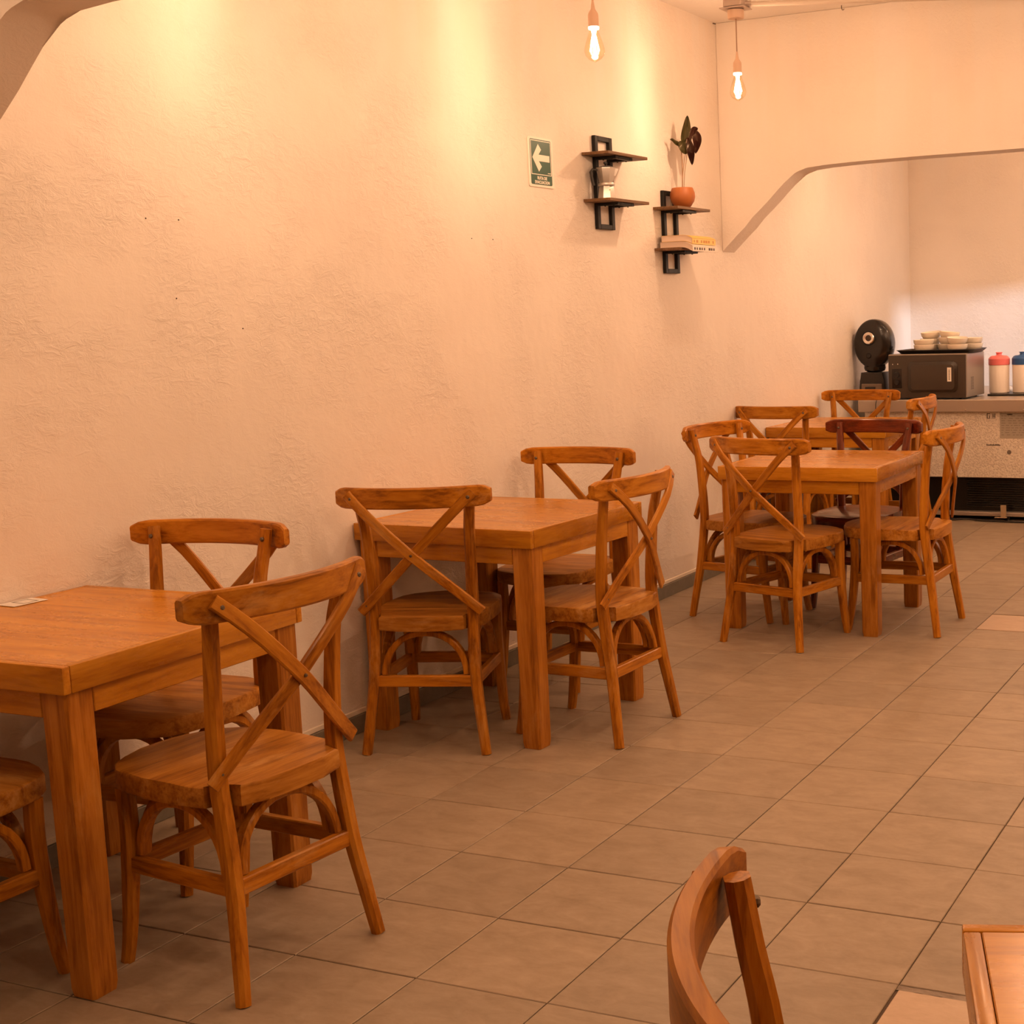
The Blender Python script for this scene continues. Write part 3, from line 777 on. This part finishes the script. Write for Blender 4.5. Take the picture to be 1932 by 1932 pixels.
for x in (.08, 1.00, W2-.06):
    for y in (.06, 1.40):
        bm = NB(); lathe(bm, [(0, 0), (.024, 0), (.022, .006), (.014, .012), (.014, .031), (0, .031)], 12, (x, y, 0)); finish('foot', bm, BLACKP, ct)
# stickers on the back panel: rating plate, two pictograms, name strip; no readable words on them
STK = simple('grey_sticker', (.42, .37, .30), .5); INK = simple('sticker_ink', (.07, .055, .04), .6)
bm = NB(); box(bm, .955, 1.13, .0285, .0298, .545, .712); pl = finish('rating_plate', bm, STK, ct)
bm = NB()
rr = random.Random(4)
for k in range(9):
    z = .690 - k*.0155; x = .965
    while x < 1.115:
        l_ = rr.uniform(.008, .03); box(bm, x, min(x+l_, 1.12), .0279, .0286, z, z+.005); x += l_ + rr.uniform(.004, .02)
finish('plate_print', bm, simple('faded_print', (.27, .235, .19), .6), pl)
bm = NB(); lathe(bm, [(0, .0006), (.020, .0006), (.020, 0)], 16, axis='y', sy=.22); o = finish('plate_emblem', bm, INK, pl); o.location = (1.02, .0283, .702)
bm = NB()
box(bm, .868, .875, .0285, .0297, .675, .710); box(bm, .868, .890, .0285, .0297, .675, .679); box(bm, .884, .890, .0285, .0297, .675, .695); box(bm, .868, .890, .0285, .0297, .705, .710)
box(bm, .905, .909, .0285, .0297, .675, .708); box(bm, .913, .917, .0285, .0297, .675, .708); box(bm, .921, .925, .0285, .0297, .675, .708); box(bm, .905, .925, .0285, .0297, .689, .693)
finish('pictogram', bm, simple('pictogram_ink', (.16, .13, .10), .6), ct)
bm = NB(); x = .865
while x < .955:
    h_ = rr.choice((.008, .011, .008)); box(bm, x, x+.006, .0285, .0297, .497, .497+h_); x += .0085
box(bm, .865, .957, .0288, .0297, .4995, .5025)
finish('name_strip', bm, INK, ct)
bm = NB(); lathe(bm, [(0, .002), (.013, .002), (.015, 0)], 16, axis='y'); o = finish('plug_cap', bm, simple('cap_grey', (.16, .13, .10), .5), ct); o.location = (1.015, .0295, .455)
bm = NB(); box(bm, .965, 1.003, -.016, -.012, .028, .110, .001); box(bm, .930, 1.010, -.045, -.012, .0285, .0315, .001)
finish('tape_flap', bm, simple('masking_tape', (.42, .30, .18), .7), ct)
bm = NB(); tube(bm, catmull([(.42, -.005, .006), (.62, -.03, .006), (.74, -.012, .012), (.86, -.03, .006), (1.2, -.05, .006), (1.6, -.03, .006)], 5), .006, 6); finish('floor_cable', bm, BLACKP, ct)
ZC = .8035

# microwave
mw = thing('microwave', 'grey microwave oven with a dark front on the steel counter', 'microwave', (.292, 5.537, ZC), R(-3.14))
Wm, Dm, Hm = .546, .402, .300
bm = NB(); box(bm, 0, Wm, .012, Dm, .010, Hm, .004); finish('casing', bm, SILVERGREY, mw)
bm = NB(); box(bm, .004, Wm-.004, 0, .0115, .008, Hm-.006, .003); fr = finish('front_panel', bm, MWFRONT, mw)
bm = NB(); prism(bm, rrect(.345, .205, .035, 6, .315, .150), -.006, 0, .004, flip=lambda u, v, h: (u, h, v), seg=2); dw = finish('door', bm, simple('door_enamel', (.034, .024, .017), .25), mw)
bm = NB(); prism(bm, rrect(.300, .165, .024, 6, .315, .146), -.0075, -.006, .0008, flip=lambda u, v, h: (u, h, v)); finish('door_pane', bm, MWFRONT, dw)
bm = NB(); box(bm, .030, .098, -.0015, 0, .075, .205, .0005); kp = finish('control_panel', bm, GLOSSB, mw)
for z in (.175, .125):
    bm = NB(); lathe(bm, [(0, .010), (.017, .010), (.019, 0)], 16, axis='y'); o = finish('knob', bm, BLACKP, kp); o.location = (.064, -.0015, z-.01)
for x, z in ((.036, .235), (.072, .236), (.022, .042), (.055, .048), (.088, .044)):
    bm = NB(); lathe(bm, [(0, .002), (.0035, .002), (.004, 0)], 10, axis='y'); o = finish('indicator', bm, CHROME, mw); o.location = (x, -.0002, z)
bm = NB(); box(bm, .418, .446, -.0085, -.0076, .118, .210); lb = finish('white_label', bm, SIGNW, dw)
bm = NB(); z = .128
while z < .198: box(bm, .428, .436, -.0090, -.0085, z, z+.006); z += .0088
finish('label_print', bm, GREYPR, lb)
bm = NB()
for a in range(6):
    for b in range(9): box(bm, Wm-.001, Wm+.0006, .10+a*.011, .106+a*.011, .060+b*.0095, .0645+b*.0095)
v_ = finish('side_vent', bm, BLACKP, mw); v_['kind'] = 'stuff'
for x in (.05, Wm-.05):
    for y in (.05, Dm-.05):
        bm = NB(); lathe(bm, [(0, 0), (.014, 0), (.012, .0105), (0, .0105)], 10, (x, y, 0)); finish('foot', bm, BLACKP, mw)

# tray on the microwave and the bowls on it
tr = thing('serving_tray', 'black tray with bowls on top of the microwave', 'tray', (.612, 5.735, ZC+Hm+.0005), R(-3.14))
bm = NB(); tw, td = .545, .330
lo = rrect(tw-.05, td-.05, .03, 4); hi = rrect(tw, td, .04, 4); n_ = len(lo)
def ringz(pts, z, g=0): return [bm.verts.new((x*(1+g), y*(1+g), z)) for x, y in pts]
r0, r1, r2, r3 = ringz(lo, 0), ringz(hi, .022), ringz(hi, .0225, .012), ringz(lo, .003)
ra = ringz(hi, .025, .010)
for A, B in ((r0, r1), (r1, r2), (r2, ra), (ra, r3)):
    for j in range(n_): bm.faces.new((A[j], A[(j+1) % n_], B[(j+1) % n_], B[j]))
bm.faces.new(r0); bm.faces.new(r3); finish('tray_body', bm, BLACKP, tr)
bowl_prof = [(0, .006), (.030, .006), (.030, 0), (.036, 0), (.038, .004), (.056, .014), (.0665, .032), (.070, .053), (.0685, .0545), (.067, .053), (.063, .033), (.052, .018), (.030, .010), (0, .009)]
bm = NB(); lathe(bm, bowl_prof, 32); bowl0 = tag(finish('bowl', bm, CERAM), 'cream bowl at the bottom of the left stack on the tray', 'bowl', 'cream bowls on the tray')
TZ = ZC+Hm+.0040
first = True
for (x, y, z, tx, ty, lab) in (
    (.515, 5.645, 0, 0, 0, 'cream bowl at the bottom of the left front stack on the tray'),
    (.513, 5.645, .034, 0, 0, 'cream bowl stacked second in the left front stack on the tray'),
    (.515, 5.800, 0, 0, 0, 'cream bowl hidden behind the left stack on the tray, lowest there'),
    (.515, 5.800, .036, 0, 0, 'cream bowl just showing between the left stack and the tilted bowl'),
    (.525, 5.797, .083, 4, -4, 'tilted bowl on top of the left bowls on the tray'),
    (.650, 5.742, 0, 0, 0, 'cream bowl at the bottom of the stack left of the right-hand group'),
    (.654, 5.744, .042, 0, 5, 'leaning bowl second in the stack left of the right-hand group'),
    (.660, 5.748, .082, 0, 6, 'highest bowl of the right-hand group, leaning right'),
    (.745, 5.633, 0, 0, 0, 'front cream bowl standing on the tray in the right-hand group'),
    (.744, 5.636, .046, 5, 0, 'bowl balanced on top of the front bowl in the right-hand group'),
    (.812, 5.780, 0, 0, 0, 'cream bowl at the bottom right end of the tray'),
    (.812, 5.780, .038, 0, 0, 'cream bowl stacked at the right end of the tray'),
):
    o = bowl0 if first else bowl0.copy()
    if not first: C.objects.link(o)
    first = False
    o.location = (x, y, TZ+z); o.rotation_euler = (R(tx), R(ty), random.random()); o['label'] = lab

# capsule-type coffee machine: oval black head on a stand
cm = thing('coffee_machine', 'black coffee machine with an oval head and chrome ring beside the microwave', 'coffee machine', (.150, 5.700, ZC))
def oval(bm, prof, c, rx=.134, rz=.168, seg=36):
    rings = []
    for k, d in prof: rings.append([bm.verts.new((c[0]+rx*k*math.cos(2*PI*j/seg), c[1]-d, c[2]+rz*k*math.sin(2*PI*j/seg))) for j in range(seg)])
    for a, b in zip(rings, rings[1:]):
        for j in range(seg): bm.faces.new((a[j], a[(j+1) % seg], b[(j+1) % seg], b[j]))
    bm.faces.new(rings[0]); bm.faces.new(rings[-1]); return bm
HC = (0, 0, .371)
bm = NB(); oval(bm, [(.90, -.07), (.98, -.055), (1, -.03), (1, .035), (.97, .052), (.90, .060), (.5, .066), (.05, .068)], HC); hd = finish('head', bm, GLOSSB, cm, 55)
bm = NB(); lathe(bm, [(.050, .000), (.050, .010), (.046, .014), (.030, .014)], 32, axis='y'); o = finish('ring_recess', bm, BLACK, hd); o.location = (-.018, -.062, .412)
bm = NB(); lathe(bm, [(.020, .012), (.021, .018), (.034, .020), (.040, .017), (.041, .010)], 32, axis='y'); o = finish('chrome_ring', bm, CHROME, hd); o.location = (-.018, -.062, .412)
bm = NB(); lathe(bm, [(0, .016), (.020, .014)], 20, axis='y'); o = finish('ring_centre', bm, simple('brown_lens', (.05, .028, .016), .3), hd); o.location = (-.018, -.062, .412)
bm = NB(); lathe(bm, [(0, .012), (.014, .011), (.018, .006), (.019, 0)], 20, axis='y'); o = finish('button', bm, GLOSSB, hd); o.location = (-.022, -.064, .292)
bm = NB(); lathe(bm, [(.074, .225), (.076, .205), (.070, .188), (.050, .180), (0, .180)], 24, sy=.8); finish('neck', bm, GLOSSB, cm)
bm = NB(); prism(bm, [(-.098, 0), (.098, 0), (.086, .120), (.078, .178), (-.078, .178), (-.086, .120)], -.075, .085, .006, flip=lambda u, v, h: (u, h, v)); finish('base', bm, BLACKP, cm)
bm = NB(); box(bm, -.072, .076, -.090, -.0755, .055, .102, .004); finish('drip_container', bm, simple('smoky_plastic', (.16, .115, .085), .18, 0, .6), cm)
bm = NB(); box(bm, -.045, .030, -.0925, -.0905, .060, .082, .001); finish('container_mark', bm, BLACKP, cm)
bm = NB(); box(bm, -.105, .105, -.110, .10, 0, .010, .003); finish('foot_plate', bm, BLACKP, cm)
bm = NB(); tube(bm, catmull([(.070, -.105, .012), (.083, -.150, .010), (.087, -.245, .002), (.084, -.262, -.05), (.092, -.258, -.14)], 5), .0030, 6)
finish('power_cord', bm, BLACKP, cm)

# canisters on a black tray at the right edge
bm = NB(); prism(bm, rrect(.62, .34, .03, 4), 0, .012, .003); t2 = tag(finish('black_tray', bm, BLACKP), 'flat black tray under the canisters at the right edge of the counter', 'tray'); t2.location = (1.205, 5.985, ZC)
MILK = simple('milky_plastic', (.80, .72, .64), .35, 0, .4)
def canister(label, loc, lidm):
    t = thing('canister', label, 'canister', loc)
    bm = NB(); lathe(bm, [(0, 0), (.064, 0), (.068, .004), (.070, .205), (.066, .212), (0, .212)], 32); finish('body', bm, MILK, t)
    bm = NB(); lathe(bm, [(.0705, .190), (.0725, .192), (.0725, .232), (.062, .246), (.050, .252), (.030, .254), (.020, .256), (.018, .268), (.024, .272), (.022, .276), (0, .277)], 32); finish('lid', bm, lidm, t)
    return t
canister('milky plastic canister with a pink lid on the counter', (.950, 5.960, ZC+.0125), simple('pink_plastic', (.85, .20, .20), .35))
canister('milky plastic canister with a blue lid at the right edge', (1.105, 5.985, ZC+.0125), simple('blue_plastic', (.025, .10, .30), .35))
bm = NB(); bmesh.ops.create_icosphere(bm, subdivisions=3, radius=.05)
rr = random.Random(2)
for v in bm.verts:
    k = 1 + .13*math.sin(31*v.co.x+2)*math.cos(27*v.co.y) + rr.uniform(-.04, .04); v.co = Vector((v.co.x*k*.8, v.co.y*k*.9, max(-.016, v.co.z*k*.55)))
nk = tag(finish('plastic_bag', bm, simple('white_bag', (.78, .76, .74), .5), angle=60), 'crumpled white bag between microwave and pink canister', 'bag'); nk.location = (.950, 6.215, ZC+.0165)
